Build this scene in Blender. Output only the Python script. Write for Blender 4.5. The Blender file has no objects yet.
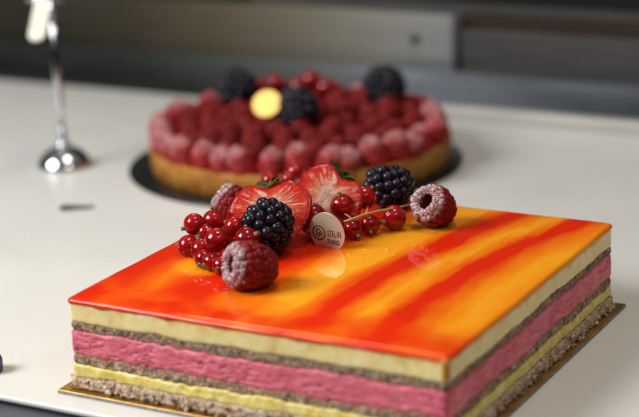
import bpy, bmesh, math, random
from mathutils import Vector, Matrix, Quaternion, noise
random.seed(7)
S = 0.01                     # everything below is written in centimetres
sc = bpy.context.scene
C = sc.collection
# ------------------------------------------------------------------ camera
CO = Vector((32.104, -59.794, 26.301))
CF = Vector((-0.468131, 0.835829, -0.28678)).normalized()
CR = Vector((0.877478, 0.478015, -0.039179)).normalized()
CU = CR.cross(CF).normalized()
FPX = 1784.5
cd = bpy.data.cameras.new('camera'); cam = bpy.data.objects.new('camera', cd); C.objects.link(cam)
m3 = Matrix((CR, CU, -CF)).transposed()
cam.matrix_world = Matrix.Translation(CO*S) @ m3.to_4x4()
cd.sensor_width = 36; cd.lens = 36*FPX/639; cd.clip_start = 0.01; cd.clip_end = 50
cd.dof.use_dof = True; cd.dof.focus_distance = 0.722; cd.dof.aperture_fstop = 6.8; cd.dof.aperture_blades = 8
sc.camera = cam
# ------------------------------------------------------------------ world: dim shop interior, darker behind the counter
w = bpy.data.worlds.new('World'); sc.world = w; w.use_nodes = True
nt = w.node_tree; bg = nt.nodes['Background']
tc = nt.nodes.new('ShaderNodeTexCoord'); sx = nt.nodes.new('ShaderNodeSeparateXYZ'); nt.links.new(tc.outputs['Generated'], sx.inputs[0])
mr = nt.nodes.new('ShaderNodeMapRange'); mr.interpolation_type = 'SMOOTHSTEP'
nt.links.new(sx.outputs['Z'], mr.inputs[0]); mr.inputs[1].default_value = 0.1; mr.inputs[2].default_value = 0.9; mr.inputs[3].default_value = 0.0; mr.inputs[4].default_value = 1.0
cr = nt.nodes.new('ShaderNodeValToRGB'); nt.links.new(mr.outputs[0], cr.inputs[0])
cr.color_ramp.elements[0].color = (0.014, 0.013, 0.012, 1); cr.color_ramp.elements[1].color = (0.34, 0.34, 0.345, 1)
nt.links.new(cr.outputs[0], bg.inputs[0]); bg.inputs[1].default_value = 0.7

def area(name, loc, target, size, power, col, sy=None):
    l = bpy.data.lights.new(name, 'AREA'); l.energy = power; l.color = col; l.size = size*S
    if sy: l.shape = 'RECTANGLE'; l.size_y = sy*S
    o = bpy.data.objects.new(name, l); C.objects.link(o); o.location = Vector(loc)*S
    o.rotation_euler = (Vector(target)-Vector(loc)).to_track_quat('-Z', 'Y').to_euler()
    return o
area('window_light', (-72, -62, 74), (-2, -4, 0), 60, 19, (0.97, 0.985, 1.0), 50)
area('ceiling_lamp', (5, 10, 120), (0, 5, 0), 26, 4.0, (1.0, 0.9, 0.76))
area('counter_lamp', (-45, 95, 85), (-12, 28, 0), 70, 6.0, (1.0, 0.72, 0.36), 14)
area('display_lamp', (60, -40, 80), (0, 0, 0), 40, 1.5, (1.0, 0.92, 0.8), 8)
sc.view_settings.view_transform = 'Standard'; sc.view_settings.look = 'None'; sc.view_settings.exposure = 0.0; sc.view_settings.gamma = 1

def at(px, py, z):
    d = CF + CR*((px-319.5)/FPX) - CU*((py-208.5)/FPX)
    return CO + d*((z-CO.z)/d.z)

# ------------------------------------------------------------------ helpers
def prop(o, label=None, cat=None, group=None, kind=None):
    if label: o['label'] = label
    if cat: o['category'] = cat
    if group: o['group'] = group
    if kind: o['kind'] = kind
    return o
def thing(name, label, cat, loc, group=None, quat=None):
    o = bpy.data.objects.new(name, None); C.objects.link(o); o.location = Vector(loc)*S; o.empty_display_size = .01
    if quat: o.rotation_mode = 'QUATERNION'; o.rotation_quaternion = quat
    return prop(o, label, cat, group)
def obj(name, bm, mats, parent=None, smooth=True, loc=None):
    me = bpy.data.meshes.new(name); bmesh.ops.scale(bm, vec=(S, S, S), verts=bm.verts)
    bm.normal_update(); bm.to_mesh(me); bm.free()
    for m in (mats if isinstance(mats, (list, tuple)) else [mats]): me.materials.append(m)
    if smooth:
        for p in me.polygons: p.use_smooth = True
    o = bpy.data.objects.new(name, me); C.objects.link(o)
    if parent: o.parent = parent
    if loc is not None: o.location = Vector(loc)*S
    return o
def dup(root, loc, quat=None, label=None, group=None, scale=1):
    r = root.copy(); C.objects.link(r); r.location = Vector(loc)*S
    if quat: r.rotation_mode = 'QUATERNION'; r.rotation_quaternion = quat
    r.scale = (scale,)*3
    if label: r['label'] = label
    if group: r['group'] = group
    for ch in list(root.children):
        c = ch.copy(); C.objects.link(c); c.parent = r
        for g in ch.children:
            d = g.copy(); C.objects.link(d); d.parent = c
    return r
def frame(zdir, ydir=None):          # quaternion whose z axis is zdir
    z = Vector(zdir).normalized()
    y = Vector(ydir) if ydir is not None else Vector((0.13, 1, 0.21))
    x = y.cross(z).normalized(); y = z.cross(x)
    return Matrix((x, y, z)).transposed().to_quaternion()
def box(bm, x0, x1, y0, y1, z0, z1, bev=0, seg=2):
    r = bmesh.ops.create_cube(bm, size=1)
    vs = r['verts']
    for v in vs: v.co = Vector(((x0+x1)/2+v.co.x*(x1-x0), (y0+y1)/2+v.co.y*(y1-y0), (z0+z1)/2+v.co.z*(z1-z0)))
    if bev:
        es = list({e for v in vs for e in v.link_edges})
        bmesh.ops.bevel(bm, geom=es, offset=bev, segments=seg, affect='EDGES', profile=.5)
def lathe(bm, prof, n=48):           # profile of (r, z), closed at the axis if r == 0
    rings = []
    for r, z in prof:
        if r < 1e-6: rings.append([bm.verts.new((0, 0, z))])
        else: rings.append([bm.verts.new((r*math.cos(2*math.pi*i/n), r*math.sin(2*math.pi*i/n), z)) for i in range(n)])
    for a, b in zip(rings, rings[1:]):
        for i in range(n):
            j = (i+1) % n
            if len(a) == 1: f = [a[0], b[j], b[i]]
            elif len(b) == 1: f = [a[i], a[j], b[0]]
            else: f = [a[i], a[j], b[j], b[i]]
            if len(a) == 1 and len(b) == 1: continue
            bm.faces.new(f)
    bmesh.ops.recalc_face_normals(bm, faces=bm.faces)
def tube(bm, pts, rads, n=10):
    pts = [Vector(p) for p in pts]; rings = []
    for i, p in enumerate(pts):
        t = (pts[min(i+1, len(pts)-1)]-pts[max(i-1, 0)]).normalized()
        a = t.cross(Vector((.3, .2, 1)) if abs(t.z) < .95 else Vector((1, 0, 0))).normalized(); b = t.cross(a)
        r = rads[i] if isinstance(rads, (list, tuple)) else rads
        rings.append([bm.verts.new(p+a*r*math.cos(2*math.pi*k/n)+b*r*math.sin(2*math.pi*k/n)) for k in range(n)])
    for a, b in zip(rings, rings[1:]):
        for i in range(n): bm.faces.new([a[i], a[(i+1) % n], b[(i+1) % n], b[i]])
    bm.faces.new(rings[0]); bm.faces.new(rings[-1])
    bmesh.ops.recalc_face_normals(bm, faces=bm.faces)

# ------------------------------------------------------------------ materials
class M:
    def __init__(s, name, col=(.5, .5, .5), rough=.5, metal=0, **kw):
        s.m = bpy.data.materials.new(name); s.m.use_nodes = True; s.t = s.m.node_tree; s.b = s.t.nodes['Principled BSDF']
        s.set('Base Color', (*col, 1)); s.set('Roughness', rough); s.set('Metallic', metal)
        for k, v in kw.items(): s.set(k.replace('_', ' '), v)
    def set(s, k, v): s.b.inputs[k].default_value = v
    def n(s, t, **kw):
        nd = s.t.nodes.new('ShaderNode'+t)
        for k, v in kw.items(): setattr(nd, k, v)
        return nd
    def l(s, a, b): s.t.links.new(a, b)
    def co(s, sc=(1, 1, 1), kind='Object'):      # coordinates in centimetres
        t = s.n('TexCoord'); mp = s.n('Mapping'); s.l(t.outputs[kind], mp.inputs[0])
        k = 1 if kind == 'UV' else 100
        mp.inputs['Scale'].default_value = (sc[0]*k, sc[1]*k, sc[2]*k); return mp.outputs[0]
    def noise(s, co, scale, det=4, rough=.55, dist=0):
        nz = s.n('TexNoise'); s.l(co, nz.inputs['Vector']); nz.inputs['Scale'].default_value = scale
        nz.inputs['Detail'].default_value = det; nz.inputs['Roughness'].default_value = rough; nz.inputs['Distortion'].default_value = dist
        return nz.outputs['Fac']
    def ramp(s, fac, stops):
        r = s.n('ValToRGB'); s.l(fac, r.inputs[0]); e = r.color_ramp.elements
        while len(e) < len(stops): e.new(.5)
        for el, (p, c) in zip(e, stops):
            el.position = p; el.color = (*c, 1) if len(c) == 3 else c
        return r.outputs[0]
    def math(s, op, a, b=None, c=None, clamp=False):
        n = s.n('Math', operation=op); n.use_clamp = clamp
        for i, v in enumerate((a, b, c)):
            if v is None: continue
            if isinstance(v, (int, float)): n.inputs[i].default_value = v
            else: s.l(v, n.inputs[i])
        return n.outputs[0]
    def mix(s, f, a, b, mode='MIX'):
        n = s.n('MixRGB', blend_type=mode)
        for i, v in enumerate((f, a, b)):
            if isinstance(v, (int, float)): n.inputs[i].default_value = v
            elif isinstance(v, tuple): n.inputs[i].default_value = (*v, 1)
            else: s.l(v, n.inputs[i])
        return n.outputs[0]
    def smooth(s, v, lo, hi, a=0., b=1.):
        n = s.n('MapRange'); n.interpolation_type = 'SMOOTHSTEP'; s.l(v, n.inputs[0])
        for i, k in enumerate((lo, hi, a, b)): n.inputs[i+1].default_value = k
        return n.outputs[0]
    def bump(s, h, strength=.3, dist=.02):
        b = s.n('Bump'); s.l(h, b.inputs['Height']); b.inputs['Strength'].default_value = strength; b.inputs['Distance'].default_value = dist*S
        s.l(b.outputs[0], s.b.inputs['Normal'])
    def col(s, c): s.l(c, s.b.inputs['Base Color'])
def sss(m, wgt, rad, scale):
    m.set('Subsurface Weight', wgt); m.set('Subsurface Radius', rad); m.set('Subsurface Scale', scale*S)

# table
mt = M('table_laminate', (.62, .6, .57), .32); c = mt.co()
mt.col(mt.ramp(mt.noise(c, .12, 4), [(.3, (.60, .588, .55)), (.7, (.65, .64, .605))]))
rr = mt.ramp(mt.noise(mt.co((.6, 1, 1)), .35, 5), [(.35, (.29,)*3), (.68, (.37,)*3)]); mt.l(rr, mt.b.inputs['Roughness'])
mt.bump(mt.noise(c, 9, 3), .05, .01)
m_dark = M('dark_floor', (.035, .04, .055), .6); m_dark.col(m_dark.ramp(m_dark.noise(m_dark.co(), .3, 5), [(.3, (.02, .024, .035)), (.7, (.045, .05, .07))]))
def metal(name, col, rough, col2=None, metallic=1.):
    m = M(name, col, rough, metallic); c = m.co((.15, 1, 3)); n = m.noise(c, 1.2, 6, .6)
    k = col2 or tuple(x*.7 for x in col)
    m.col(m.ramp(n, [(.3, k), (.7, col)])); r = m.ramp(n, [(.3, (rough*.8,)*3), (.75, (min(1, rough*1.35),)*3)]); m.l(r, m.b.inputs['Roughness'])
    return m.m
steel = metal('brushed_steel', (.5, .52, .55), .45, None, .7)
steel_light = metal('satin_steel_rail', (.45, .43, .39), .5, None, .2)
steel_mid = metal('grey_steel_panel', (.22, .24, .265), .5, (.13, .14, .155), .3)
steel_dark = metal('dark_grey_panel', (.065, .06, .058), .6, (.035, .033, .032), .0)
m_black = metal('black_green_panel', (.02, .022, .02), .8, (.01, .012, .012), .0)
m_greengrey = metal('grey_green_panel', (.11, .115, .1), .5, (.07, .075, .065), .0)
m_olive = metal('olive_brown_board', (.085, .073, .045), .6, (.05, .045, .03), .0)
m_beige = metal('beige_grey_board', (.28, .245, .19), .6, (.17, .15, .115), .0)
m_rust = metal('brown_red_board', (.035, .022, .016), .7, (.022, .016, .012), .0)
m_whitebox = metal('white_grey_tray', (.40, .39, .37), .45, (.27, .265, .25), .0)
chrome = M('chrome', (.6, .61, .63), .09, 1.); chrome.l(chrome.ramp(chrome.noise(chrome.co(), 3, 4), [(.3, (.08,)*3), (.7, (.14,)*3)]), chrome.b.inputs['Roughness']); chrome = chrome.m

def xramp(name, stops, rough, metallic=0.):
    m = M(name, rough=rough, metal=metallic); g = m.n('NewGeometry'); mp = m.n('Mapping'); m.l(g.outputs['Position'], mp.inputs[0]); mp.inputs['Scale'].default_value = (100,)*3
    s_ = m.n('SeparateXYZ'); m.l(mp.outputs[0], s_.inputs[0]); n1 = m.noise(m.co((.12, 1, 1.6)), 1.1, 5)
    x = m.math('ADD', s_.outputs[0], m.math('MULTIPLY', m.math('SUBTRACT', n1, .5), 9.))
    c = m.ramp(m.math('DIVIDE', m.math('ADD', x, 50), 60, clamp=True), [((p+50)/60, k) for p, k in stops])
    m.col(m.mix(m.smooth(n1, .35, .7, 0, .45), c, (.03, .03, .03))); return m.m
low_m = xramp('metal_shade_fade', [(-48, (.008, .01, .009)), (-36, (.014, .017, .015)), (-30, (.04, .044, .038)), (-24, (.08, .085, .08)), (-16, (.16, .18, .205)), (-8, (.11, .122, .14)), (2, (.05, .056, .065))], .65, .0)  # dark left end and paler middle put shade and highlight into the colour
tray_m = xramp('tray_shade_fade', [(-46, (.018, .015, .007)), (-37, (.034, .026, .013)), (-31, (.075, .058, .032)), (-26, (.12, .10, .07)), (-21, (.18, .17, .14)), (-17, (.22, .215, .20)), (-13, (.21, .215, .22))], .6)  # left end darkened in the colour to stand for shade
long_m = xramp('board_shade_fade', [(-48, (.018, .017, .01)), (-38, (.032, .026, .015)), (-33, (.06, .048, .03)), (-28, (.10, .085, .055)), (-24, (.13, .11, .08))], .8)  # olive to beige ramp paints the gradual shade towards the left
# gold board
mg = M('gold_card', (.75, .48, .13), .38, .9); c = mg.co()
mg.col(mg.ramp(mg.noise(c, 1.1, 5), [(.35, (.42, .23, .07)), (.7, (.62, .38, .12))])); mg.bump(mg.noise(c, 5, 3), .12, .02); gold = mg.m
m_edge = M('card_edge', (.2, .2, .2), .7); m_edge.col(m_edge.ramp(m_edge.noise(m_edge.co(), 6), [(.3, (.16, .16, .17)), (.7, (.32, .31, .3))])); card_edge = m_edge.m
mb = M('black_card', (.012, .012, .013), .22); mb.bump(mb.noise(mb.co(), 3), .05, .01); black_card = mb.m
mc = M('champagne_card', (.78, .73, .54), .34, .6); mc.bump(mc.noise(mc.co(), 25, 3), .06, .01); champagne = mc.m
ink = M('black_print', (.03, .028, .02), .5); ink.bump(ink.noise(ink.co(), 30), .05, .005); ink = ink.m

# cake layers
def layer_mat(name, stops, scale, rough, bump_s, bump_d, ss=None, aniso=(1, 1, 1), specks=None, det=6, cells=None, stain=None):
    m = M(name, rough=rough); c = m.co(aniso); n = m.noise(c, scale, det, .65)
    col = m.ramp(n, stops)
    if specks:
        v = m.n('TexVoronoi'); m.l(m.co(), v.inputs['Vector']); v.inputs['Scale'].default_value = specks[0]
        pick = m.smooth(m.noise(m.co(), 3.1, 2), .5, .6)
        k = m.math('MULTIPLY', m.smooth(v.outputs['Distance'], specks[1], specks[1]*.5), pick)
        col = m.mix(k, col, specks[2])
    big = m.noise(m.co(), .9, 3)
    col = m.mix(m.smooth(big, .4, .7, 0, .28), col, tuple(x*.72 for x in stops[0][1]))
    h = m.math('ADD', m.noise(m.co(), scale*1.7, 8, .7), m.math('MULTIPLY', m.noise(m.co(), scale*5, 4), .5))
    if cells:
        for cs, amt in cells:
            vo = m.n('TexVoronoi'); wob = m.n('VectorMath', operation='ADD'); nzc = m.n('TexNoise'); m.l(m.co(), nzc.inputs['Vector']); nzc.inputs['Scale'].default_value = cs*.7
            m.l(m.co(), wob.inputs[0]); sc2 = m.n('VectorMath', operation='SCALE'); m.l(nzc.outputs['Color'], sc2.inputs[0]); sc2.inputs['Scale'].default_value = .5/cs*1.6; m.l(sc2.outputs[0], wob.inputs[1])
            m.l(wob.outputs[0], vo.inputs['Vector']); vo.inputs['Scale'].default_value = cs
            sv = m.n('SeparateXYZ'); m.l(vo.outputs['Color'], sv.inputs[0])
            g = m.ramp(sv.outputs[0], [(0, (1-amt,)*3), (.5, (1., .98, .95)), (1, (1+amt*.6, 1+amt*.55, 1+amt*.45))])
            col = m.mix(1., col, g, 'MULTIPLY'); h = m.math('SUBTRACT', h, m.math('MULTIPLY', vo.outputs['Distance'], 1.1))
    if stain:
        kcol, zlo, zhi, amt = stain; sz_ = m.n('SeparateXYZ'); m.l(m.co(), sz_.inputs[0]); nn_ = m.noise(m.co((1, 1, .7)), 1.7, 4, .6)
        zz_ = m.math('ADD', sz_.outputs[2], m.math('MULTIPLY', m.math('SUBTRACT', nn_, .5), abs(zhi-zlo)*3.2))
        col = m.mix(m.smooth(zz_, zlo, zhi, 0, amt), col, kcol)
    m.col(col)
    m.bump(h, bump_s, bump_d)
    if ss: sss(m, *ss)
    return m
cream = layer_mat('vanilla_mousse', [(.36, (.92, .68, .27)), (.5, (.95, .75, .34)), (.64, (.96, .80, .42))], 1.6, .42, .15, .02, (.3, (1, .75, .4), .25), specks=(5, .12, (.5, .33, .1)), stain=((.86, .40, .06), 3.22, 3.6, .7))
# orange jelly seeping over the top of the cream
pale_cream = cream
mousse = layer_mat('raspberry_mousse', [(.3, (.68, .095, .16)), (.5, (.80, .165, .23)), (.66, (.88, .27, .34))], 2.2, .5, .32, .025, (.2, (1, .4, .4), .15), cells=((14, .09), (30, .10)), aniso=(.7, .7, 2.6), specks=(4.2, .18, (.28, .02, .05)))
sponge = layer_mat('almond_sponge', [(.36, (.15, .095, .065)), (.48, (.42, .27, .175)), (.62, (.68, .49, .34))], 4.5, .85, .9, .07, cells=((9, .4), (20, .4)), stain=((.50, .16, .13), 2.55, 2.35, .6), specks=(7, .2, (.03, .02, .015)))
sponge2 = layer_mat('soaked_sponge', [(.36, (.2, .11, .06)), (.48, (.48, .32, .21)), (.62, (.70, .52, .34))], 4.2, .8, .9, .07, cells=((8, .4), (20, .4)), stain=((.55, .22, .13), 1.15, 1.4, .5), specks=(7, .2, (.04, .025, .015)))
lemon = layer_mat('lemon_cream', [(.36, (.70, .50, .10)), (.5, (.84, .68, .2)), (.64, (.90, .78, .34))], 2.2, .45, .5, .05, (.25, (1, .75, .3), .2), specks=(4, .14, (.45, .25, .06)))
crumb = layer_mat('biscuit_crumb', [(.33, (.26, .13, .06)), (.42, (.64, .43, .28)), (.52, (.78, .60, .44)), (.64, (.86, .76, .64))], 3.6, .85, .9, .08, cells=((7, .3), (18, .35)), specks=(6, .2, (.10, .06, .035)))

# glaze
mz = M('mirror_glaze', rough=.045, IOR=1.36); c = mz.co(); sp = mz.n('SeparateXYZ'); mz.l(c, sp.inputs[0]); X, Y, Z = sp.outputs
yy = mz.math('MAXIMUM', mz.math('ADD', Y, 3.), 0)
warp = mz.math('MULTIPLY', mz.math('SUBTRACT', mz.noise(mz.co((.5, .22, .1)), 1., 3, .5), .5), 1.3)
fine = mz.math('MULTIPLY', mz.math('SUBTRACT', mz.noise(mz.co((2.4, .4, .1)), 1., 5, .5), .5), .9)
xp = mz.math('ADD', mz.math('SUBTRACT', X, mz.math('MULTIPLY', mz.math('MULTIPLY', yy, yy), .014)), mz.math('ADD', warp, fine))
u = mz.math('DIVIDE', mz.math('ADD', xp, 8.5), 17., clamp=True)
Rr = (.66, .022, .003); Ro = (.74, .075, .004); Or = (.80, .19, .006); Ye = (.82, .33, .014)
def ux(x): return (x+8.5)/17
stops = [(-8.2, Rr), (-7.2, Rr), (-6.5, Ro), (-5.8, Or), (-5.2, Ro), (-4.3, Rr), (-2.1, Rr), (-1.5, Ro), (-.95, Or), (-.5, Ye), (.9, Ye), (1.15, Or), (1.75, Rr), (2.5, Rr), (3.2, Or), (3.65, Ye), (4.05, Or), (4.6, Rr), (5.3, Rr), (6.3, Or), (7.0, Ye), (8.4, Or)]
colz = mz.ramp(u, [(ux(x), k) for x, k in stops])
fr = mz.math('ADD', Y, mz.math('MULTIPLY', mz.math('SUBTRACT', mz.noise(mz.co((.4, .4, .1)), 1.2, 3), .5), 3.))
colz = mz.mix(mz.smooth(fr, -4.9, -7.2, 0, .85), colz, mz.mix(mz.smooth(mz.noise(c, .5, 2), .4, .62), Rr, Ro))
def spot(col, cx, cy, r, k, a):
    d = mz.n('VectorMath', operation='DISTANCE'); cb = mz.n('CombineXYZ'); mz.l(X, cb.inputs[0]); mz.l(Y, cb.inputs[1])
    mz.l(cb.outputs[0], d.inputs[0]); d.inputs[1].default_value = (cx, cy, 0)
    return mz.mix(mz.smooth(d.outputs['Value'], r, r*.35, 0, a), col, k)
colz = spot(colz, -5.1, -3.1, 1.5, Ye, .9)
colz = spot(colz, -3.6, -5.6, 1.6, Rr, .6)
colz = spot(colz, -1.6, -6.0, 1.6, Or, .7)
mz.col(colz); sss(mz, .15, (1, .4, .1), .25)
mz.bump(mz.noise(c, .8, 3), .06, .04); glaze = mz.m
mdz = M('amber_drip', (.72, .30, .03), .12, Transmission_Weight=.25); mdz.col(mdz.ramp(mdz.noise(mdz.co(), 2), [(.3, (.7, .22, .02)), (.7, (.8, .42, .06))])); drip_m = mdz.m

# fruit
mr_ = M('redcurrant_skin', (.35, .008, .012), .09, IOR=1.4, Transmission_Weight=.5, Coat_Weight=.2); c = mr_.co()
mr_.col(mr_.ramp(mr_.noise(mr_.co((2.5, 2.5, .5)), 1.3, 3), [(.35, (.28, .002, .005)), (.7, (.58, .010, .012))])); sss(mr_, .3, (1, .15, .1), .2); currant_m = mr_.m
mcx = M('dried_calyx', (.18, .1, .05), .8); mcx.col(mcx.ramp(mcx.noise(mcx.co(), 14), [(.3, (.08, .05, .025)), (.7, (.36, .24, .12))])); calyx_m = mcx.m
mst = M('currant_stem', (.4, .34, .1), .5); mst.col(mst.ramp(mst.noise(mst.co(), 4), [(.3, (.36, .22, .07)), (.7, (.46, .44, .15))])); stem_m = mst.m
def rasp_mat(name, lo, hi, sugar, rough=.32):
    m = M(name, rough=rough, IOR=1.32); c = m.co(); n = m.noise(c, 2, 3); col = m.ramp(n, [(.3, lo), (.7, hi)])
    sss(m, .25, (1, .2, .15), .12)
    fine = m.noise(c, 14, 6, .75); big = m.noise(c, 1.8, 3)
    if sugar == 'rim':
        s_ = m.n('SeparateXYZ'); m.l(c, s_.inputs[0])
        z = m.math('ADD', s_.outputs[2], m.math('ADD', m.math('MULTIPLY', m.math('SUBTRACT', big, .5), .7), m.math('MULTIPLY', m.math('SUBTRACT', fine, .5), .9)))
        k = m.math('MULTIPLY', m.smooth(z, .27, .05), m.smooth(m.noise(c, 11, 6, .8), .44, .58, .06, .82))
    elif sugar == 'top':
        g = m.n('NewGeometry'); s_ = m.n('SeparateXYZ'); vt = m.n('VectorTransform'); vt.convert_from = 'WORLD'; vt.convert_to = 'OBJECT'
        m.l(g.outputs['Normal'], vt.inputs[0]); m.l(vt.outputs[0], s_.inputs[0])
        s2 = m.n('SeparateXYZ'); m.l(c, s2.inputs[0])
        z = m.math('ADD', m.math('MULTIPLY', s_.outputs[2], .4), m.math('ADD', m.math('MULTIPLY', s2.outputs[2], .5), m.math('MULTIPLY', m.math('ADD', m.math('SUBTRACT', fine, .5), m.math('SUBTRACT', big, .5)), 1.4)))
        k = m.smooth(z, .5, 1.3, 0, .30)
    else: k = None
    if k is not None:
        col = m.mix(k, col, (.78, .70, .70)); m.l(m.math('ADD', m.math('MULTIPLY', k, .5), rough, clamp=True), m.b.inputs['Roughness'])
        m.bump(m.math('MULTIPLY', k, m.noise(c, 18, 4)), .6, .03)
    m.col(col); return m.m
rasp_m = rasp_mat('raspberry', (.22, .01, .018), (.38, .025, .035), None)
rasp_rim = rasp_mat('sugared_rim_raspberry', (.11, .002, .005), (.25, .006, .010), 'rim', .5)
rasp_top = rasp_mat('sugar_dusted_raspberry', (.19, .003, .005), (.36, .009, .010), 'top', .5)
rasp_in = rasp_mat('glazed_raspberry', (.09, .001, .0015), (.21, .004, .004), None, .5)
mbb = M('blackberry', (.012, .010, .018), .22, IOR=1.36); mbb.col(mbb.ramp(mbb.noise(mbb.co(), 2.2, 3), [(.35, (.006, .006, .012)), (.6, (.014, .011, .02)), (.8, (.035, .01, .02))])); black_m = mbb.m
# strawberry skin and cut face
mss = M('strawberry_skin', rough=.2); c = mss.co(); v = mss.n('TexVoronoi'); mss.l(c, v.inputs['Vector']); v.inputs['Scale'].default_value = 2.6
k = mss.smooth(v.outputs['Distance'], .16, .08)
mss.col(mss.mix(k, mss.ramp(mss.noise(c, 1.2, 3), [(.3, (.5, .014, .01)), (.7, (.68, .04, .02))]), (.6, .35, .08))); mss.bump(mss.smooth(v.outputs['Distance'], .1, .3), .5, .08)
sss(mss, .2, (1, .2, .1), .15); straw_skin = mss.m
mcf = M('strawberry_cut_face', rough=.08, IOR=1.45, Coat_Weight=.2, Coat_Roughness=.04); uv = mcf.co(kind='UV'); s_ = mcf.n('SeparateXYZ'); mcf.l(uv, s_.inputs[0]); U_, V_ = s_.outputs[0], s_.outputs[1]
cb = mcf.n('CombineXYZ'); mcf.l(mcf.math('MULTIPLY', U_, 1.6), cb.inputs[0]); mcf.l(mcf.math('MULTIPLY', V_, 42), cb.inputs[1])
st = mcf.noise(cb.outputs[0], 1., 4, .6, .3)
cb2 = mcf.n('CombineXYZ'); mcf.l(mcf.math('MULTIPLY', U_, 3), cb2.inputs[0]); mcf.l(mcf.math('MULTIPLY', V_, 14), cb2.inputs[1])
st2 = mcf.noise(cb2.outputs[0], 1., 3)
rad = mcf.math('ADD', U_, mcf.math('MULTIPLY', mcf.math('SUBTRACT', st2, .5), .35))
base = mcf.ramp(rad, [(.0, (.86, .46, .32)), (.24, (.90, .56, .42)), (.42, (.84, .24, .13)), (.60, (.80, .08, .03)), (.86, (.74, .025, .010)), (1., (.50, .008, .005))])
streak = mcf.math('MULTIPLY', mcf.smooth(st, .53, .60), mcf.math('MULTIPLY', mcf.smooth(rad, .12, .3), mcf.smooth(rad, .98, .7)))
mcf.col(mcf.mix(mcf.math('MULTIPLY', streak, .9), base, (.94, .62, .48)))  # pale flesh streaks, brightened to carry wet reflections in the colour
mcf.bump(mcf.math('ADD', mcf.math('MULTIPLY', st, 1.), mcf.noise(mcf.co(), 4.5, 5, .65, 1.2)), 1., .22); sss(mcf, .2, (1, .3, .2), .15); straw_cut = mcf.m
mgr = M('green_sepal', (.06, .13, .03), .5); mgr.col(mgr.ramp(mgr.noise(mgr.co(), 3), [(.3, (.03, .07, .015)), (.7, (.13, .2, .05))])); green_m = mgr.m
# tart crust
mtc = layer_mat('baked_shortcrust', [(.36, (.22, .08, .012)), (.5, (.34, .135, .022)), (.64, (.44, .20, .04))], 1.1, .6, .35, .05)
mtc.set('IOR', 1.28)
tart_cream = layer_mat('almond_cream', [(.3, (.5, .33, .18)), (.7, (.72, .56, .38))], 2., .6, .4, .05)
m_chip = M('dark_chip', (.05, .05, .035), .45); m_chip.col(m_chip.ramp(m_chip.noise(m_chip.co(), 2.), [(.35, (.03, .03, .025)), (.65, (.11, .10, .06))]))
m_blue = M('dark_blue_plastic', (.02, .04, .14), .3); m_blue.bump(m_blue.noise(m_blue.co(), 5), .05, .01)
m_tab = M('white_enamel', (.8, .74, .62), .25); m_tab.col(m_tab.ramp(m_tab.noise(m_tab.co(), .8), [(.3, (.8, .70, .5)), (.7, (.88, .86, .82))]))

# ------------------------------------------------------------------ setting
bm = bmesh.new(); box(bm, -160, 90, -9.8, 36.4, -.3, 0, .14, 4); prop(obj('counter_top', bm, mt.m), kind='structure')
bm = bmesh.new(); box(bm, -260, 200, -220, 260, -42, -40); prop(obj('floor', bm, m_dark.m), kind='structure')
bm = bmesh.new(); box(bm, -160, 90, -9.55, 36, -39.9, -.31); prop(obj('counter_front', bm, m_dark.m), kind='structure')
def bar(name, label, cat, mat, x0, x1, y0, y1, z0, z1, bev=.12):
    t = thing(name, label, cat, ((x0+x1)/2, (y0+y1)/2, z0)); bm = bmesh.new()
    box(bm, x0-(x0+x1)/2, x1-(x0+x1)/2, y0-(y0+y1)/2, y1-(y0+y1)/2, 0, z1-z0, bev); return t, bm, mat
def solid(name, label, cat, mat, x0, x1, y0, y1, z0, z1, bev=.12):
    cx, cy = (x0+x1)/2, (y0+y1)/2; bm = bmesh.new(); box(bm, x0-cx, x1-cx, y0-cy, y1-cy, 0, z1-z0, bev)
    return prop(obj(name, bm, mat, loc=(cx, cy, z0)), label, cat)
for k_ in bpy.data.materials:
    if k_.name in ('metal_shade_fade', 'board_shade_fade', 'tray_shade_fade', 'black_green_panel', 'brown_red_board', 'dark_grey_panel'): k_.node_tree.nodes['Principled BSDF'].inputs['IOR'].default_value = 1.2
solid('steel_rail', 'pale satin steel rail along the back edge of the white counter', 'rail', steel_light, -23, 60, 36.45, 37.4, -.6, .75)
solid('shade_painted_rail', 'rail with shade painted into its colour along the back of the counter behind the chrome stand', 'rail', m_black, -160, -23.1, 36.45, 37.4, -.6, .35)  # left run of the rail, its dark reflection put into the colour
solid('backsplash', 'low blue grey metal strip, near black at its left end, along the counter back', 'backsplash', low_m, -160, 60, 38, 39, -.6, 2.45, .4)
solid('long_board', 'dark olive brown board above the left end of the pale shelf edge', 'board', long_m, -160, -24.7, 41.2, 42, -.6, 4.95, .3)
t = thing('shelf_edge', 'pale grey shelf edge with a small knob behind the tart, shade painted in towards its left', 'shelf', (-22, 39.8, -.6))
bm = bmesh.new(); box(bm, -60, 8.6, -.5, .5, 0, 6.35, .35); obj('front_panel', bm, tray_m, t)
bm = bmesh.new(); bmesh.ops.create_uvsphere(bm, u_segments=20, v_segments=12, radius=.32, matrix=Matrix.Translation((5.9, -.6, 4.9))); obj('knob', bm, m_greengrey, t)
solid('dark_steel_panel', 'dark grey steel panel above the blue grey panel at the right', 'panel', steel_dark, -13.3, 60, 39.9, 40.4, -.6, 4.85, .2)
solid('brown_board', 'reddish brown strip of board above the dark steel panel', 'board', m_rust, -13.8, 60, 41, 42, -.6, 5.6, .2)
solid('upper_steel_rail', 'grey steel rail running across the top of the background', 'rail', steel_dark, -30, 60, 43, 44, -.6, 5.75, .2)
solid('back_wall', 'almost black wall behind all the boards and rails', 'wall', m_black, -200, 100, 60, 62, -40, 60)

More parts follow.
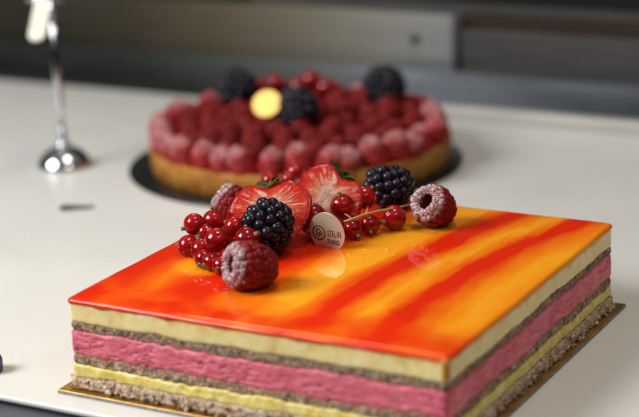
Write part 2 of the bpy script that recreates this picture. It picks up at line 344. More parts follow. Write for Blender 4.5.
# ------------------------------------------------------------------ cake
a2, b2, ZT = 8.0, 8.308, 3.855
BT = .16
RC = .22
def perim(step=.055):
    pts = []
    hx, hy = a2-RC, b2-RC
    segs = [((-hx, -b2), (hx, -b2), (0, -1)), None, ((a2, -hy), (a2, hy), (1, 0)), None, ((hx, b2), (-hx, b2), (0, 1)), None, ((-a2, hy), (-a2, -hy), (-1, 0)), None]
    cor = {1: (hx, -hy, -90), 3: (hx, hy, 0), 5: (-hx, hy, 90), 7: (-hx, -hy, 180)}
    for i, s_ in enumerate(segs):
        if s_:
            (x0, y0), (x1, y1), n_ = s_; L = math.hypot(x1-x0, y1-y0); k = int(L/step)
            for j in range(k): f = j/k; pts.append((x0+(x1-x0)*f, y0+(y1-y0)*f, n_[0], n_[1]))
        else:
            cx, cy, a0 = cor[i]
            for j in range(7):
                a = math.radians(a0+90*j/7); pts.append((cx+RC*math.cos(a), cy+RC*math.sin(a), math.cos(a), math.sin(a)))
    return pts
def nz(x, y, z, sd=0, oct_=3):
    v = 0; a = 1; t = 0
    for _ in range(oct_):
        v += a*noise.noise(Vector((x+sd*7.3, y-sd*3.1, z+sd*11.7))); t += a; x, y, z = x*2.1, y*2.1, z*2.1; a *= .55
    return v/t
P = [(x+nx*w_, y+ny*w_, nx, ny) for x, y, nx, ny in perim() for w_ in (.045*nz(x*.28, y*.28, 0, 71, 3)*2,)]
def boundary(z0, amp, hf, sd):
    return [z0+amp*nz(x*.5, y*.5, 0, sd, 2)*2+hf*nz(x*2.6, y*2.6, 0, sd+5, 3)*2 for x, y, _, _ in P]
def layer(name, lo, hi, rows, off, amp, freq, zf, sd, mat, curl=.10, pw=10, oct_=4, parent=None, extra=None):
    bm = bmesh.new(); rings = []; N = len(P)
    for r in range(rows+1):
        v = r/rows; ring = []
        for i, (x, y, nx, ny) in enumerate(P):
            z = lo[i]+(hi[i]-lo[i])*v
            n_ = nz(x*freq, y*freq, z*freq*zf, sd, oct_)
            o = off+amp*n_*2-curl*abs(2*v-1)**pw
            if extra: o += extra(x, y, z)
            ring.append(bm.verts.new((x+nx*o, y+ny*o, z)))
        rings.append(ring)
    for a, b in zip(rings, rings[1:]):
        for i in range(N): j = (i+1) % N; bm.faces.new([a[i], a[j], b[j], b[i]])
    for ring, zz, flip in ((rings[0], lo, True), (rings[-1], hi, False)):
        inner = []
        for i, (x, y, nx, ny) in enumerate(P):
            inner.append(bm.verts.new((x*.93, y*.93, zz[i])))
        for i in range(N):
            j = (i+1) % N; f = [ring[i], ring[j], inner[j], inner[i]]
            bm.faces.new(f if not flip else f[::-1])
    bmesh.ops.recalc_face_normals(bm, faces=bm.faces)
    return obj(name, bm, mat, parent)
board = thing('cake_board', 'gold card board with a dark cut edge under the square layered cake', 'cake board', (0, 0, 0))
bm = bmesh.new(); mgn = .44; box(bm, -a2-mgn, a2+mgn, -b2-mgn, b2+mgn, .115, BT, .01, 1); obj('gold_surface', bm, gold, board, smooth=False)
bm = bmesh.new(); box(bm, -a2-mgn, a2+mgn, -b2-mgn, b2+mgn, .004, .113); obj('card_core', bm, card_edge, board, smooth=False)
cake = thing('layer_cake', 'square layered cake with red and orange mirror glaze on a gold board', 'cake', (0, 0, BT))
def zz(z): return z-BT
B0 = [zz(BT+.005)]*len(P)
B1 = boundary(zz(.66), .06, .05, 1)
B2 = boundary(zz(1.13), .06, .06, 2)
B3 = boundary(zz(1.52), .09, .07, 3)
B4 = boundary(zz(2.50), .08, .06, 4)
B5 = boundary(zz(2.86), .05, .03, 5)
B6 = [zz(ZT-.2)]*len(P)
def dent(x, y, z):
    return -.06*max(0, nz(x*1.3, y*1.3, z*1.3, 63, 2)-.12)
def frac(x, y, z): return .05*abs(nz(x*4, y*4, z*5, 31, 3))*2
def tear(x, y, z):     # torn horizontal fissures of the cut mousse
    n_ = nz(x*1.3, y*1.3, z*5.5, 17, 3); return -.06*max(0, 1-abs(n_)*13)*max(0, min(1, 6*nz(x*.6, y*.6, z, 23, 2)))
baseo = layer('biscuit_base', B0, B1, 16, .10, .10, 1.8, 1.2, 11, crumb.m, .08, 6, 5, cake, frac)
layer('lemon_cream_layer', B1, B2, 10, .01, .028, 2.4, 1, 12, lemon.m, .05, 6, 3, cake)
layer('lower_sponge', B2, B3, 12, -.02, .055, 3., 1, 13, sponge2.m, .05, 6, 4, cake)
layer('raspberry_mousse_layer', B3, B4, 30, .0, .022, 3.4, 1.8, 14, mousse.m, .04, 8, 4, cake, tear)
layer('upper_sponge', B4, B5, 12, -.04, .05, 3., 1, 15, sponge.m, .05, 6, 4, cake)
layer('vanilla_mousse_layer', B5, B6, 12, .0, .016, .8, 1, 16, cream.m, .05, 10, 3, cake, dent)
# loose crumbs stuck along the base (one mesh: texture of the biscuit)
bm = bmesh.new()
for k in range(700):
    x, y, nx, ny = random.choice(P)
    r = random.choice((random.uniform(.02, .06), random.uniform(.04, .12))); o = random.uniform(.0, .17); z = random.choice((random.uniform(.03, .5), random.uniform(.02, .2)))
    if z < .16: o += random.uniform(0, .08)
    r0 = bmesh.ops.create_icosphere(bm, subdivisions=2, radius=r, matrix=Matrix.Translation((x+nx*o, y+ny*o, max(z, r*.7))))
    for v in r0['verts']:
        d = noise.noise(v.co*11)*.9*r; c0 = Vector((x+nx*o, y+ny*o, max(z, r*.7))); v.co += (v.co-c0).normalized()*d*1.5
        if v.co.z < .006: v.co.z = .006
prop(obj('clinging_crumbs', bm, crumb.m, cake), kind='stuff')
# glaze
bm = bmesh.new(); rings = []; N = len(P)
def dripz(x, y):
    d = .035*nz(x*.8, y*.8, 0, 41, 3)*2
    def g(cx, cy, wd, L): return L*math.exp(-((x-cx)**2+(y-cy)**2)/wd**2)
    return max(0, .03+d)+g(-6.45, -b2, .3, .08)+g(a2, -b2+.02, .15, .0)+g(-3.4, -b2, .3, .07)+g(2.2, -b2, .5, .06)+g(a2, 2.0, .4, .05)
prof = [(.02, 1.0), (.05, .8), (.05, .6), (.02, .38), (-.035, .2), (-.10, .08), (-.19, 0)]
for o, h in prof:
    ring = []
    for x, y, nx, ny in P:
        low = .19+dripz(x, y); z = zz(ZT)-h*low if h > .5 else zz(ZT)-h*.2
        ring.append(bm.verts.new((x+nx*o, y+ny*o, z)))
    rings.append(ring)
und = [bm.verts.new((x-nx*.1, y-ny*.1, zz(ZT)-.2)) for x, y, nx, ny in P]
rings.insert(0, und)
for a, b in zip(rings, rings[1:]):
    for i in range(N): j = (i+1) % N; bm.faces.new([a[i], a[j], b[j], b[i]])
bm.faces.new(rings[-1])
bmesh.ops.recalc_face_normals(bm, faces=bm.faces)
gl = obj('glaze', bm, glaze, cake)
def drip(x, y, nx, ny, L, wd, top=.22):
    bm = bmesh.new(); pts = []; rads = []
    for i in range(9):
        f = i/8; pts.append((x+nx*(.03-.01*f), y+ny*(.03-.01*f), zz(ZT)-top-L*f)); rads.append(wd*(1-.35*f+.35*f**4) if i < 8 else wd*.35)
    tube(bm, pts, rads, 14); d = obj('drip', bm, drip_m, cake); return d
drip(a2-.12, -b2+.12, .7, -.7, .78, .19, .12)

# ------------------------------------------------------------------ fruit builders
def ico(bm, c, r, sub=2, stretch=None, q=None):
    m = Matrix.Translation(c) @ (q.to_matrix().to_4x4() if q else Matrix.Identity(4)) @ Matrix.Diagonal((*(stretch or (1, 1, 1)), 1))
    return bmesh.ops.create_icosphere(bm, subdivisions=sub, radius=r, matrix=m)['verts']
def raspberry_mesh(R, H, d, sub, seed, mat, hollow=True):
    """cone of drupelets; opening at z=0, apex at z=H"""
    rnd = random.Random(seed); bm = bmesh.new(); prof = []
    M_ = 60
    zb = .30*H if hollow else .12*H
    for i in range(M_+1):
        t = i/M_
        if t < .25: a_ = (1-t/.25)*math.pi/2*.86; prof.append((R*(.60+.40*math.cos(a_)) if hollow else R*(.85+.15*math.cos(a_)), zb-zb*math.sin(a_)))
        else:
            a_ = (t-.25)/.75*math.pi/2; prof.append((R*math.cos(a_)**.78, zb+(H-zb)*math.sin(a_)**1.05))
    L = 0; rows = []; last = 0
    cum = [0]
    for a, b in zip(prof, prof[1:]): cum.append(cum[-1]+math.dist(a, b))
    n_rows = int(cum[-1]/(d*.86))
    for k in range(n_rows+1):
        s_ = cum[-1]*(k+.35)/(n_rows+.35)
        i = min(range(len(cum)), key=lambda i: abs(cum[i]-s_)); r, z = prof[i]
        n_ = max(1, round(2*math.pi*r/(d*.98)))
        for j in range(n_):
            a = 2*math.pi*(j+.5*(k % 2))/n_+rnd.uniform(-.12, .12)
            dd = d*.70*rnd.uniform(.88, 1.12)
            c0 = Vector((r*.84*math.cos(a), r*.84*math.sin(a), z+rnd.uniform(-.04, .04)))
            ico(bm, c0, dd, sub, (1, 1, rnd.uniform(1, 1.2)))
    if hollow:
        n_ = round(2*math.pi*R*.56/(d*.8))          # rim of the cavity
        for j in range(n_):
            a = 2*math.pi*j/n_; ico(bm, Vector((R*.50*math.cos(a), R*.50*math.sin(a), .06+rnd.uniform(-.03, .03))), d*.45*rnd.uniform(.85, 1.1), sub)
        lathe_prof = [(R*.54, .05), (R*.44, H*.2), (R*.38, H*.5), (R*.2, H*.7), (0, H*.78)]
        nb = bmesh.new(); lathe(nb, lathe_prof, 28); me = bpy.data.meshes.new('tmp'); nb.to_mesh(me); nb.free(); bm.from_mesh(me); bpy.data.meshes.remove(me)
    else:
        ico(bm, Vector((0, 0, H*.4)), R*.75, 2, (1, 1, H*.6/R))
    return bm
def blackberry_mesh(R, H, d, sub, seed):
    rnd = random.Random(seed); bm = bmesh.new()
    n_ = int(4*math.pi*R*H/(d*d)*.82); g = math.pi*(3-5**.5)
    for i in range(n_):
        zf = 1-2*(i+.5)/n_; r = math.sqrt(1-zf*zf); a = g*i
        egg = 1-.16*zf
        c0 = Vector((R*r*egg*math.cos(a), R*r*egg*math.sin(a), H*zf))*.84
        c0 += Vector((rnd.uniform(-1, 1), rnd.uniform(-1, 1), rnd.uniform(-1, 1)))*.05
        ico(bm, c0, d*.56*rnd.uniform(.9, 1.12), sub)
    ico(bm, Vector((0, 0, 0)), R*.8, 2, (1, 1, H/R))
    return bm
def calyx(parent, r, mat=calyx_m, size=1.):
    bm = bmesh.new(); rnd = random.Random(int(r*1e4))
    ico(bm, Vector((0, 0, r*.99)), r*.22*size, 2, (1, 1, .8))
    for k in range(6):
        a = k*1.05+rnd.uniform(-.2, .2); d = Vector((math.cos(a)*.12, math.sin(a)*.12, .20))*r*size
        tube(bm, [Vector((0, 0, r*.98)), Vector((0, 0, r*1.0))+d, Vector((0, 0, r*1.02))+d*1.15+Vector((0, 0, rnd.uniform(0, .1)*r))], [.09*r*size, .08*r*size, .04*r*size], 5)
    return obj('calyx', bm, mat, parent)
def currant_bm(r):
    bm = bmesh.new(); bmesh.ops.create_uvsphere(bm, u_segments=40, v_segments=24, radius=r)
    for v in bm.verts:
        a = math.atan2(v.co.y, v.co.x); s_ = math.sin(math.acos(max(-1, min(1, v.co.z/r))))
        v.co *= 1+.006*math.cos(11*a)*s_; v.co.z *= .97
    return bm
TOP = ZT+.0
def up_dir(r, u, f):   # mix of image right, image up and towards the viewer -> world direction
    return (CR*r+CU*u-CF*f).normalized()
def currant(px, py, rpx, z, d, label, cat='berry'):
    p = at(px, py, ZT+z); r = rpx/20.8*random.uniform(.94, 1.03)
    t = thing('redcurrant', label, 'redcurrant', p, 'redcurrants on the glazed cake', frame(d))
    obj('berry', currant_bm(r), currant_m, t); calyx(t, r); return t
cur = [
 (194.5, 224.5, 10, 1.12, (-.8, -.3, .3), 'leftmost upper redcurrant of the left cluster, with a pale brown tip'),
 (213.5, 220.5, 10, 1.22, (-.1, .9, .3), 'topmost redcurrant of the left cluster, its dried tip upward'),
 (217, 240.5, 11.5, .98, (-.3, .4, -.3), 'largest redcurrant in the middle of the left cluster'),
 (188.5, 246, 9.3, .40, (-.9, .1, -.5), 'lowest left redcurrant resting on the glaze at the cluster edge'),
 (201.5, 249.5, 9.5, .40, (-.2, .8, .1), 'lower redcurrant between the leftmost one and the largest one'),
 (234.5, 227, 9.5, 1.12, (-.5, .3, -.4), 'redcurrant beside the sugared raspberry at the back of the left cluster'),
 (247, 239.5, 11, .95, (.5, .3, .4), 'redcurrant between the front raspberry and the left blackberry'),
 (211.5, 262, 8, .34, (-.5, -.2, .4), 'small low redcurrant left of the front raspberry'),
 (221.5, 266, 8, .34, (-.3, -.2, .8), 'small low redcurrant half hidden against the front raspberry'),
 (206, 233, 8.5, .80, (-.3, -.2, .2), 'redcurrant at the heart of the left cluster, mostly covered'),
 (228, 246, 8.5, .45, (-.3, -.2, -.2), 'redcurrant beneath the largest one, behind the front raspberry'),
 (204, 259, 8, .34, (-.3, -.4, .6), 'small low redcurrant at the front edge of the left cluster'),
 (225, 233.5, 8.5, .7, (.2, -.2, .5), 'redcurrant wedged between the largest one and the left blackberry'),
 (228.5, 256.5, 8, .5, (-.4, -.3, .5), 'redcurrant tucked above the front raspberry and below the largest one'),
 (270.5, 181.5, 9.3, .75, (-.2, .1, -.5), 'redcurrant behind the green leaves of the left strawberry half'),
 (288.5, 179.5, 8.2, .55, (-.9, .2, .2), 'small redcurrant between the two strawberry halves, lower one'),
 (295.5, 172, 9, .6, (-.9, -.1, .4), 'redcurrant behind the strawberry halves, farthest back'),
 (313.5, 215.5, 10.8, .95, (-.9, .0, .5), 'redcurrant with a pale tip just behind the round gold tag'),
 (318, 231, 9.5, .42, (-.9, .0, .5), 'redcurrant low behind the round gold tag'),
]
for px, py, rp, z, d, lab in cur: currant(px, py, rp, z, up_dir(*d), lab)
# sprig of redcurrants on the right
org = at(352, 220, ZT)
spr = thing('redcurrant_sprig', 'sprig of redcurrants on a thin yellow green stem, between gold tag and right raspberry', 'redcurrant sprig', org)
rel = lambda px, py, z: at(px, py, ZT+z)-org
bm = bmesh.new()
tube(bm, [rel(344, 221.5, .95), rel(352, 219, 1.0), rel(366, 214, 1.02), rel(380, 210.5, 1.02), rel(396, 208, .98), rel(411, 204.5, .85)], [.035, .045, .045, .04, .04, .05], 8)
for (x0, y0, z0), (x1, y1, z1) in (((366, 214, 1.02), (368, 207, 1.0)), ((380, 210.5, 1.02), (390, 212, .85)), ((357, 217, 1.0), (356, 221, .8)), ((352, 219, 1.), (345, 214, 1.1))):
    tube(bm, [rel(x0, y0, z0), rel((x0+x1)/2, (y0+y1)/2-.5, (z0+z1)/2), rel(x1, y1, z1)], .025, 6)
obj('stem', bm, stem_m, spr)
for px, py, rp, z, d in [(342, 205.5, 12.3, 1.15, (-.1, .4, .2)), (364.5, 197.5, 12.3, 1.2, (.3, .4, -.2)), (352.5, 229, 10.2, .43, (.5, -.6, .6)), (369.5, 224.5, 10.4, .43, (.1, -.7, .7)), (394, 217.5, 12.8, .53, (-.7, -.3, .4))]:
    o = obj('berry', currant_bm(rp/24), currant_m, spr, loc=rel(px, py, z)); o.rotation_mode = 'QUATERNION'; o.rotation_quaternion = frame(up_dir(*d)); calyx(o, rp/24)
# raspberries
def raspberry(px, py, z, R, H, opening, label, seed, mat, sub=3, d=.3, group='raspberries on the glazed cake'):
    ap = -opening; q = frame(ap); c0 = at(px, py, ZT+z); base = c0-ap.normalized()*H*.47
    t = thing('raspberry', label, 'raspberry', base, group, q)
    obj('drupelets', raspberry_mesh(R, H, d, sub, seed, mat), mat, t); return t
raspberry(251, 266, .88, .94, 1.75, up_dir(-.90, .06, .42), 'dark red raspberry lying on the glaze in front, its sugared hollow facing left', 1, rasp_rim, d=.27)
raspberry(435, 207, .84, .88, 1.5, up_dir(-.62, .36, .70), 'rightmost raspberry, thick powdered sugar round its hollow', 2, rasp_rim, d=.26)
raspberry(234, 205, .7, .76, 1.4, up_dir(-.75, .6, -.25), 'powdery raspberry tucked behind the left strawberry half', 3, rasp_rim, d=.26)
# blackberries
for px, py, z, R, H, q, lab, sd in [(268.5, 227, 1.12, 1.02, 1.12, up_dir(.12, -1, .15), 'black shiny blackberry in front of the left strawberry half', 4),
                           (389, 186.5, .98, .92, 1.12, up_dir(-.9, .45, .3), 'black shiny blackberry to the left of the rightmost raspberry', 5)]:
    t = thing('blackberry', lab, 'blackberry', at(px, py, ZT+z), 'blackberries on the glazed cake', frame(q))
    obj('drupelets', blackberry_mesh(R, H, .45, 3, sd), black_m, t)
# strawberry halves: local z = axis (tip at 0), -y = cut face
def strawberry(tip, axis, face, L, Wd, label, seed, asym=0):
    z = axis.normalized(); y = (-face); y = (y-z*y.dot(z)).normalized(); x = y.cross(z)
    q = Matrix((x, y, z)).transposed().to_quaternion()
    t = thing('strawberry_half', label, 'strawberry half', tip, 'halved strawberries on the glazed cake', q)
    def hw(f, side):   # half width at height fraction f
        v = (f/.6)**.72 if f < .6 else math.sqrt(max(0, 1-((f-.6)/.4)**2))**.9
        b_ = math.sin(math.pi*min(1, f**.80*.985))**.62 if 0 < f < 1 else 0
        return Wd*(v*.6+max(b_, 0)*.4)
    K = 44
    outline = []
    for i in range(K+1): outline.append((hw(i/K, 1), L*(i/K)))
    # heart dip at the shoulder
    def dip(x, zz): return zz-.16*L*math.exp(-(x/(Wd*.33))**2)*max(0, (zz/L-.6)/.4)
    loop = [(w_, h) for w_, h in outline]+[(-hw(i/K, -1), L*(i/K)) for i in range(K-1, 0, -1)]
    cx, cz = 0, L*.56
    bm = bmesh.new(); uvl = bm.loops.layers.uv.new('UVMap'); RG = 26; rings = []; N = len(loop)
    rnd = random.Random(seed); side_s = lambda i: 0 if i <= K else 5
    for r in range(RG+1):
        f = r/RG; ring = []
        for i, (x0, z0) in enumerate(loop):
            z1 = dip(x0, z0); x0 *= 1+.035*nz(z0*1.6, 0, side_s(i), seed, 2)*2
            xx = cx+(x0-cx)*f; z2 = cz+(z1-cz)*f
            yv = -.05*(1-f**2)*Wd + .035*nz(xx*2.2, 0, z2*2.2, seed, 3)*2*(1-f**4)
            if f > .95: yv += .04
            ring.append((bm.verts.new((xx, yv, z2)), f, i/N))
        rings.append(ring)
    for ra, rb in zip(rings, rings[1:]):
        for i in range(N):
            j = (i+1) % N
            try: fc = bm.faces.new([ra[i][0], rb[i][0], rb[j][0], ra[j][0]])
            except ValueError: continue
            vals = [(ra[i][1], ra[i][2]), (rb[i][1], rb[i][2]), (rb[j][1], rb[i][2]+1/N), (ra[j][1], rb[i][2]+1/N)]
            for lp, uv_ in zip(fc.loops, vals): lp[uvl].uv = uv_
    bmesh.ops.recalc_face_normals(bm, faces=bm.faces)
    obj('cut_face', bm, straw_cut, t)
    bm = bmesh.new(); G = []
    for i in range(K+1):
        row = []
        for j in range(25):
            a = math.pi*(j/24)-math.pi/2; side = 1 if a > 0 else -1
            w_ = hw(i/K, side); x0 = w_*math.sin(a); yv = .03+w_*math.cos(a)*.78; z0 = dip(x0, L*i/K) if True else 0
            row.append(bm.verts.new((x0, yv, z0)))
        G.append(row)
    for a, b in zip(G, G[1:]):
        for j in range(24): bm.faces.new([a[j], a[j+1], b[j+1], b[j]])
    bmesh.ops.recalc_face_normals(bm, faces=bm.faces)
    obj('skin', bm, straw_skin, t)
    bm = bmesh.new()
    for k in range(10):
        a = rnd.uniform(-1.4, 1.4); ln = rnd.uniform(.6, 1.15); wdt = rnd.uniform(.09, .15)
        dx = math.sin(a)*1.0; dy = rnd.uniform(-.4, .5); rows_ = []
        for s_ in range(7):
            f = s_/6; p = Vector((dx*ln*f, dy*ln*f+.05, L*.86+.32*math.sin(f*2.4)*ln+.05*math.sin(k+f*5)))
            wv = wdt*math.sin(math.pi*min(.98, .12+f*.88)); nrm = Vector((-dy, dx, 0)); nrm = nrm.normalized() if nrm.length else Vector((1, 0, 0))
            up = Vector((0, 0, 1)); side_ = (nrm*.7+up*.7*(1 if k % 2 else -1))
            rows_.append((bm.verts.new(p-side_*wv), bm.verts.new(p+up.cross(nrm)*.03+Vector((0, -.02, .02))), bm.verts.new(p+side_*wv)))
        for ra, rb in zip(rows_, rows_[1:]):
            bm.faces.new([ra[0], ra[1], rb[1], rb[0]]); bm.faces.new([ra[1], ra[2], rb[2], rb[1]])
    ret = bmesh.ops.solidify(bm, geom=bm.faces[:], thickness=.02)
    obj('sepals', bm, green_m, t)
    return t
strawberry(at(277, 248, ZT+.15), up_dir(-.16, 1, -.30), up_dir(-.05, .15, 1), 3.05, 1.78, 'left strawberry half, broad cut face with pale streaks, behind a blackberry', 3)
strawberry(at(304, 232, ZT+.25), up_dir(.60, .85, -.3), up_dir(.1, .25, 1), 3.4, 1.5, 'right strawberry half, cut face leaning right with green leaves on top', 9)
# gold tag with the shop's name
cen = at(327.2, 232.5, ZT+.62); xd = Vector((1.0, -.10, 0)).normalized(); yd = Vector((.10, -.05, 1)).normalized(); zd = xd.cross(yd).normalized(); yd = zd.cross(xd)
q = Matrix((xd, yd, zd)).transposed().to_quaternion()
tag = thing('round_tag', 'round champagne gold tag printed with shop name, stuck upright in the glaze', 'tag', cen, None, q)
bm = bmesh.new(); bmesh.ops.create_cone(bm, cap_ends=True, segments=72, radius1=.86, radius2=.86, depth=.05); bmesh.ops.bevel(bm, geom=[e for e in bm.edges if abs(e.verts[0].co.z-e.verts[1].co.z) < 1e-4 and len(e.link_faces) == 2], offset=.012, segments=2, affect='EDGES')
obj('disc', bm, champagne, tag, smooth=False)
def text(s_, size, x, y, parent, mat, name='lettering', xs=1., z=.026, sp=1., bold=0):
    cu = bpy.data.curves.new('t', 'FONT'); cu.body = s_; cu.size = size; cu.extrude = .0006/size*0+.002; cu.align_x = 'CENTER'; cu.align_y = 'CENTER'; cu.space_character = sp; cu.offset = bold; cu.resolution_u = 4
    to = bpy.data.objects.new('t', cu); C.objects.link(to)
    dg = bpy.context.evaluated_depsgraph_get(); me = bpy.data.meshes.new_from_object(to.evaluated_get(dg)); bpy.data.objects.remove(to)
    me.transform(Matrix.Translation(Vector((x, y, z))*S) @ Matrix.Diagonal((xs*S, S, S, 1))); me.name = name
    me.materials.clear(); me.materials.append(mat); o = bpy.data.objects.new(name, me); C.objects.link(o); o.parent = parent; return o
text('SSELIN', .37, .36, -.03, tag, ink, xs=.52, sp=1.22, bold=.007)
text('PARIS', .30, .30, -.39, tag, ink, xs=.80, bold=.007)
text('G', .46, -.43, -.05, tag, ink, 'emblem_letter', xs=.72, bold=.006)
text('O', .24, -.29, -.07, tag, ink, 'emblem_letter', xs=.85, bold=.006)
bm = bmesh.new(); rr_ = [[], [], [], []]
for k, (r, z) in enumerate(((.27, .026), (.27, .031), (.315, .031), (.315, .026))):
    for i in range(48): a = 2*math.pi*i/48; rr_[k].append(bm.verts.new((-.39+r*math.cos(a), -.05+r*math.sin(a), z)))
for a, b in zip(rr_, rr_[1:]):
    for i in range(48): bm.faces.new([a[i], a[(i+1) % 48], b[(i+1) % 48], b[i]])
bmesh.ops.recalc_face_normals(bm, faces=bm.faces); obj('emblem_ring', bm, ink, tag)

# ------------------------------------------------------------------ tart
TX, TY = -16.125, 24.466
bd = thing('tart_board', 'round black glossy card board under the berry tart', 'cake board', (TX-.3, TY-.1, 0))
bm = bmesh.new(); lathe(bm, [(0, .004), (9.35, .004), (9.4, .03), (9.4, .1), (9.36, .12), (0, .12)], 128); obj('card', bm, black_card, bd)
tart = thing('berry_tart', 'round shortcrust tart piled with raspberries on a black board', 'tart', (TX, TY, .125))
bm = bmesh.new(); lathe(bm, [(0, .0), (8.25, .0), (8.38, .06), (8.48, 1.25), (8.44, 1.38), (8.3, 1.44), (8.12, 1.4), (8.05, 1.2), (8.0, .6), (0, .6)], 220)
for v in bm.verts:
    r = math.hypot(v.co.x, v.co.y)
    if r > 7.9:
        k = .05*nz(v.co.x*1.2, v.co.y*1.2, v.co.z*1.5, 51, 3); v.co.x *= 1+k*.12; v.co.y *= 1+k*.12
        if v.co.z > 1.1: v.co.z += .08*nz(v.co.x*1.5, v.co.y*1.5, 0, 53, 3)*2
obj('crust', bm, mtc.m, tart)
bm = bmesh.new(); lathe(bm, [(7.98, .7), (8.0, 1.25), (7.4, 1.5), (5, 1.75), (0, 2.0)], 96)
for v in bm.verts: v.co.z += .08*nz(v.co.x, v.co.y, 0, 57, 3)
obj('filling', bm, tart_cream.m, tart)
def proto(name, label, cat, bmsh, mat, group):
    t = thing(name, label, cat, (0, 0, 0), group); obj('drupelets', bmsh, mat, t); return t
pr = [proto('raspberry', 'sugar dusted raspberry standing in the outer ring of the tart', 'raspberry', raspberry_mesh(.72, 1.3, .27, 2, 20+i, rasp_top, False), rasp_top, 'sugared raspberries round the tart rim') for i in range(3)]
pi_ = [proto('raspberry', 'glazed red raspberry heaped inside the ring of the tart', 'raspberry', raspberry_mesh(.68, 1.45, .27, 2, 40+i, rasp_in, False), rasp_in, 'glazed raspberries inside the tart') for i in range(3)]
used = set()
def put(ps, k, loc, q, sc_):
    p = ps[k % 3]
    if id(p) in used: r = dup(p, loc, q)
    else: used.add(id(p)); p.location = Vector(loc)*S; p.rotation_mode = 'QUATERNION'; p.rotation_quaternion = q; r = p
    r.scale = (sc_,)*3
    return r
ORD = ['first', 'second', 'third', 'fourth', 'fifth', 'sixth', 'seventh', 'eighth', 'ninth', 'tenth', 'eleventh', 'twelfth', 'thirteenth', 'fourteenth', 'fifteenth', 'sixteenth', 'seventeenth', 'eighteenth', 'nineteenth', 'twentieth']
def relabel(objs, what, ring):
    f2 = Vector((CF.x, CF.y)).normalized(); r2 = Vector((f2.y, -f2.x)); c2 = Vector((TX, TY))*S
    for half in ('front', 'back'):
        L = [o for o in objs if ((Vector(o.location[:2])-c2).dot(f2) < 0) == (half == 'front')]
        L.sort(key=lambda o: (Vector(o.location[:2])-c2).dot(r2))
        for i, o in enumerate(L): o['label'] = f'{what}, {ORD[i]} from the left in the {half} half of the tart {ring}'
rim_, n_ = [], 35
for k in range(n_):
    a = 2*math.pi*k/n_+random.uniform(-.02, .02); r = 7.55+random.uniform(-.06, .06)
    ax = Vector((math.cos(a)*.25+random.uniform(-.4, .4), math.sin(a)*.25+random.uniform(-.4, .4), 1))
    rim_.append(put(pr, k, (TX+r*math.cos(a), TY+r*math.sin(a), 1.52), frame(ax), random.uniform(.86, 1.1)))
relabel(rim_, 'sugar dusted raspberry', 'rim')
j = 0
RN = iter(('second ring', 'third ring', 'fourth ring', 'fifth ring', 'centre'))
for r, n_, z in ((6.25, 27, 1.5), (5.0, 21, 1.75), (3.75, 16, 1.95), (2.45, 10, 2.05), (1.2, 5, 2.1)):
    ring_ = []
    for k in range(n_):
        a = 2*math.pi*(k+random.uniform(-.15, .15))/n_+r; rr2 = r+random.uniform(-.15, .15)
        ax = Vector((math.cos(a)*.1+random.uniform(-.4, .4), math.sin(a)*.1+random.uniform(-.4, .4), 1)); j += 1
        ring_.append(put(pi_, j, (TX+rr2*math.cos(a), TY+rr2*math.sin(a), z+random.uniform(-.1, .15)), frame(ax), random.uniform(.9, 1.08)))
    relabel(ring_, 'glazed raspberry', next(RN))
tb = None
for px, py, z, sc_, lab in ((237, 87, 3.9, 1.0, 'blackberry at the left back of the berry tart'), (298, 107, 3.9, 1.0, 'blackberry on the tart, right beside the bright gold disc'), (384, 86, 3.7, 1.06, 'blackberry at the right back of the berry tart')):
    q = frame(Vector((random.uniform(-1, 1), random.uniform(-1, 1), .5)))
    if tb is None:
        tb = thing('blackberry', lab, 'blackberry', at(px, py, z), 'blackberries on the tart', q); obj('drupelets', blackberry_mesh(1.12, 1.18, .45, 2, 77), black_m, tb)
    else: dup(tb, at(px, py, z), q, lab, scale=sc_)
for px, py, z, lab in ((275, 84, 3.75, 'redcurrant behind the gold disc on the tart, left of two'), (311, 80, 3.9, 'highest redcurrant at the back of the tart heap'), (326, 88, 3.5, 'redcurrant low beside the highest one on the tart'), (262, 88, 3.4, 'redcurrant between the left blackberry and the gold disc on the tart'), (298, 87, 3.5, 'redcurrant right behind the middle blackberry on the tart')):
    t = thing('redcurrant', lab, 'redcurrant', at(px, py, z), 'redcurrants on the tart', frame((.2, .5, 1)))
    obj('berry', currant_bm(.58), currant_m, t)
gm = M('bright_gold_card', (.80, .50, .14), .5, .6); gm.bump(gm.noise(gm.co(), 10), .06, .01)
cn = at(267, 104.5, 3.95)-CF*.9
t = thing('round_tag', 'small bright gold disc standing among the berries of the tart', 'tag', cn, None, frame(up_dir(-.25, .35, .95)))
bm = bmesh.new(); bmesh.ops.create_cone(bm, cap_ends=True, segments=48, radius1=.78, radius2=.78, depth=.05); obj('disc', bm, gm.m, t, smooth=False)

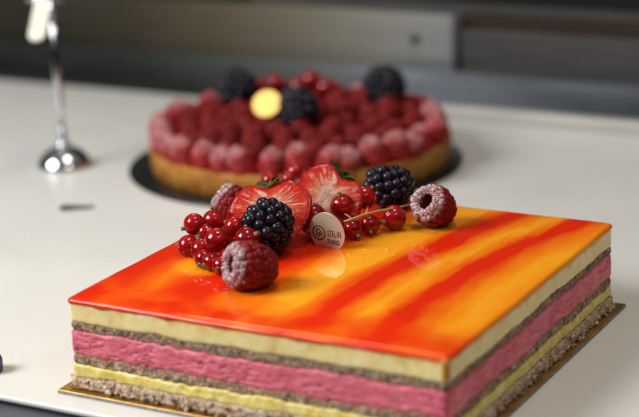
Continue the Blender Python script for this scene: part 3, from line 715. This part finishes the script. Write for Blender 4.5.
# ------------------------------------------------------------------ label stand
sp_ = at(65, 166, 0)
st_ = thing('label_stand', 'chrome label stand with round domed foot on the white counter', 'label stand', sp_)
bm = bmesh.new(); lathe(bm, [(0, .0), (1.54, .0), (1.57, .06), (1.55, .16), (1.42, .45), (1.18, .74), (.86, .97), (.52, 1.08), (.38, 1.12), (0, 1.14)], 64); obj('foot', bm, chrome, st_)
bm = bmesh.new(); lathe(bm, [(0, 1.05), (.36, 1.05), (.4, 1.15), (.4, 1.3), (.33, 1.42), (.22, 1.5), (0, 1.5)], 40); obj('collar', bm, chrome, st_)
bm = bmesh.new(); tube(bm, [(0, 0, 1.3), (0, 0, 5), (0, 0, 10.5)], .23, 24); obj('pole', bm, chrome, st_)
hz = at(45, 2, 9.2)-sp_
bm = bmesh.new(); rt = CR
tube(bm, [hz-CR*1.0+Vector((0, 0, .2)), hz+Vector((0, 0, .25)), hz+CR*1.0+Vector((0, 0, .2))], .22, 16); obj('holder_bar', bm, chrome, st_)
top = at(50, -14, 9.9)-sp_-CF*1.2; bot = at(39, 43, 7.4)-sp_-CF*1.2
bm = bmesh.new(); ax = (top-bot).normalized(); sd_ = CR-ax*CR.dot(ax); sd_.normalize(); nn = sd_.cross(ax); wv = .46; th = .06; prf = []
for i in range(13): a = math.pi+math.pi*i/12; prf.append(bot+ax*wv+sd_*wv*math.cos(a)+ax*wv*math.sin(a))
prf += [top+sd_*wv, top-sd_*wv]
fv = [bm.verts.new(p+nn*th) for p in prf]; bv = [bm.verts.new(p-nn*th) for p in prf]
bm.faces.new(fv); bm.faces.new(bv[::-1])
for i in range(len(fv)): j = (i+1) % len(fv); bm.faces.new([fv[i], bv[i], bv[j], fv[j]])
bmesh.ops.recalc_face_normals(bm, faces=bm.faces); obj('clip', bm, m_tab.m, st_, smooth=False)
# dark sliver on the counter
c0 = at(77, 208, 0); t = thing('chip_fragment', 'small flat dark leaf fragment lying on the counter near the chrome stand', 'chip', c0)
bm = bmesh.new(); N_ = 28; ptt = []
for i in range(N_):
    a = 2*math.pi*i/N_; x = .95*math.cos(a); y = .42*math.sin(a)*(1-.45*math.cos(a))+.05*math.sin(3*a)
    ptt.append(CR*x+Vector((CF.x, CF.y, 0)).normalized()*y*1.1)
lo = [bm.verts.new(Vector((p.x, p.y, .006))) for p in ptt]; hi = [bm.verts.new(Vector((p.x*.98, p.y*.98, .04+.05*p.x*p.x))) for p in ptt]
bm.faces.new(lo[::-1]); bm.faces.new(hi)
for i in range(N_): j = (i+1) % N_; bm.faces.new([lo[i], lo[j], hi[j], hi[i]])
obj('chip_body', bm, m_chip.m, t, smooth=False)
# blue knob at the left edge
c0 = at(-9, 371, 0); bm = bmesh.new(); lathe(bm, [(0, 0), (.45, 0), (.5, .08), (.5, .5), (.42, .68), (.2, .76), (0, .78)], 40)
prop(obj('bottle_cap', bm, m_blue.m, loc=c0), 'dark blue rounded cap on the counter at the far left edge', 'cap')
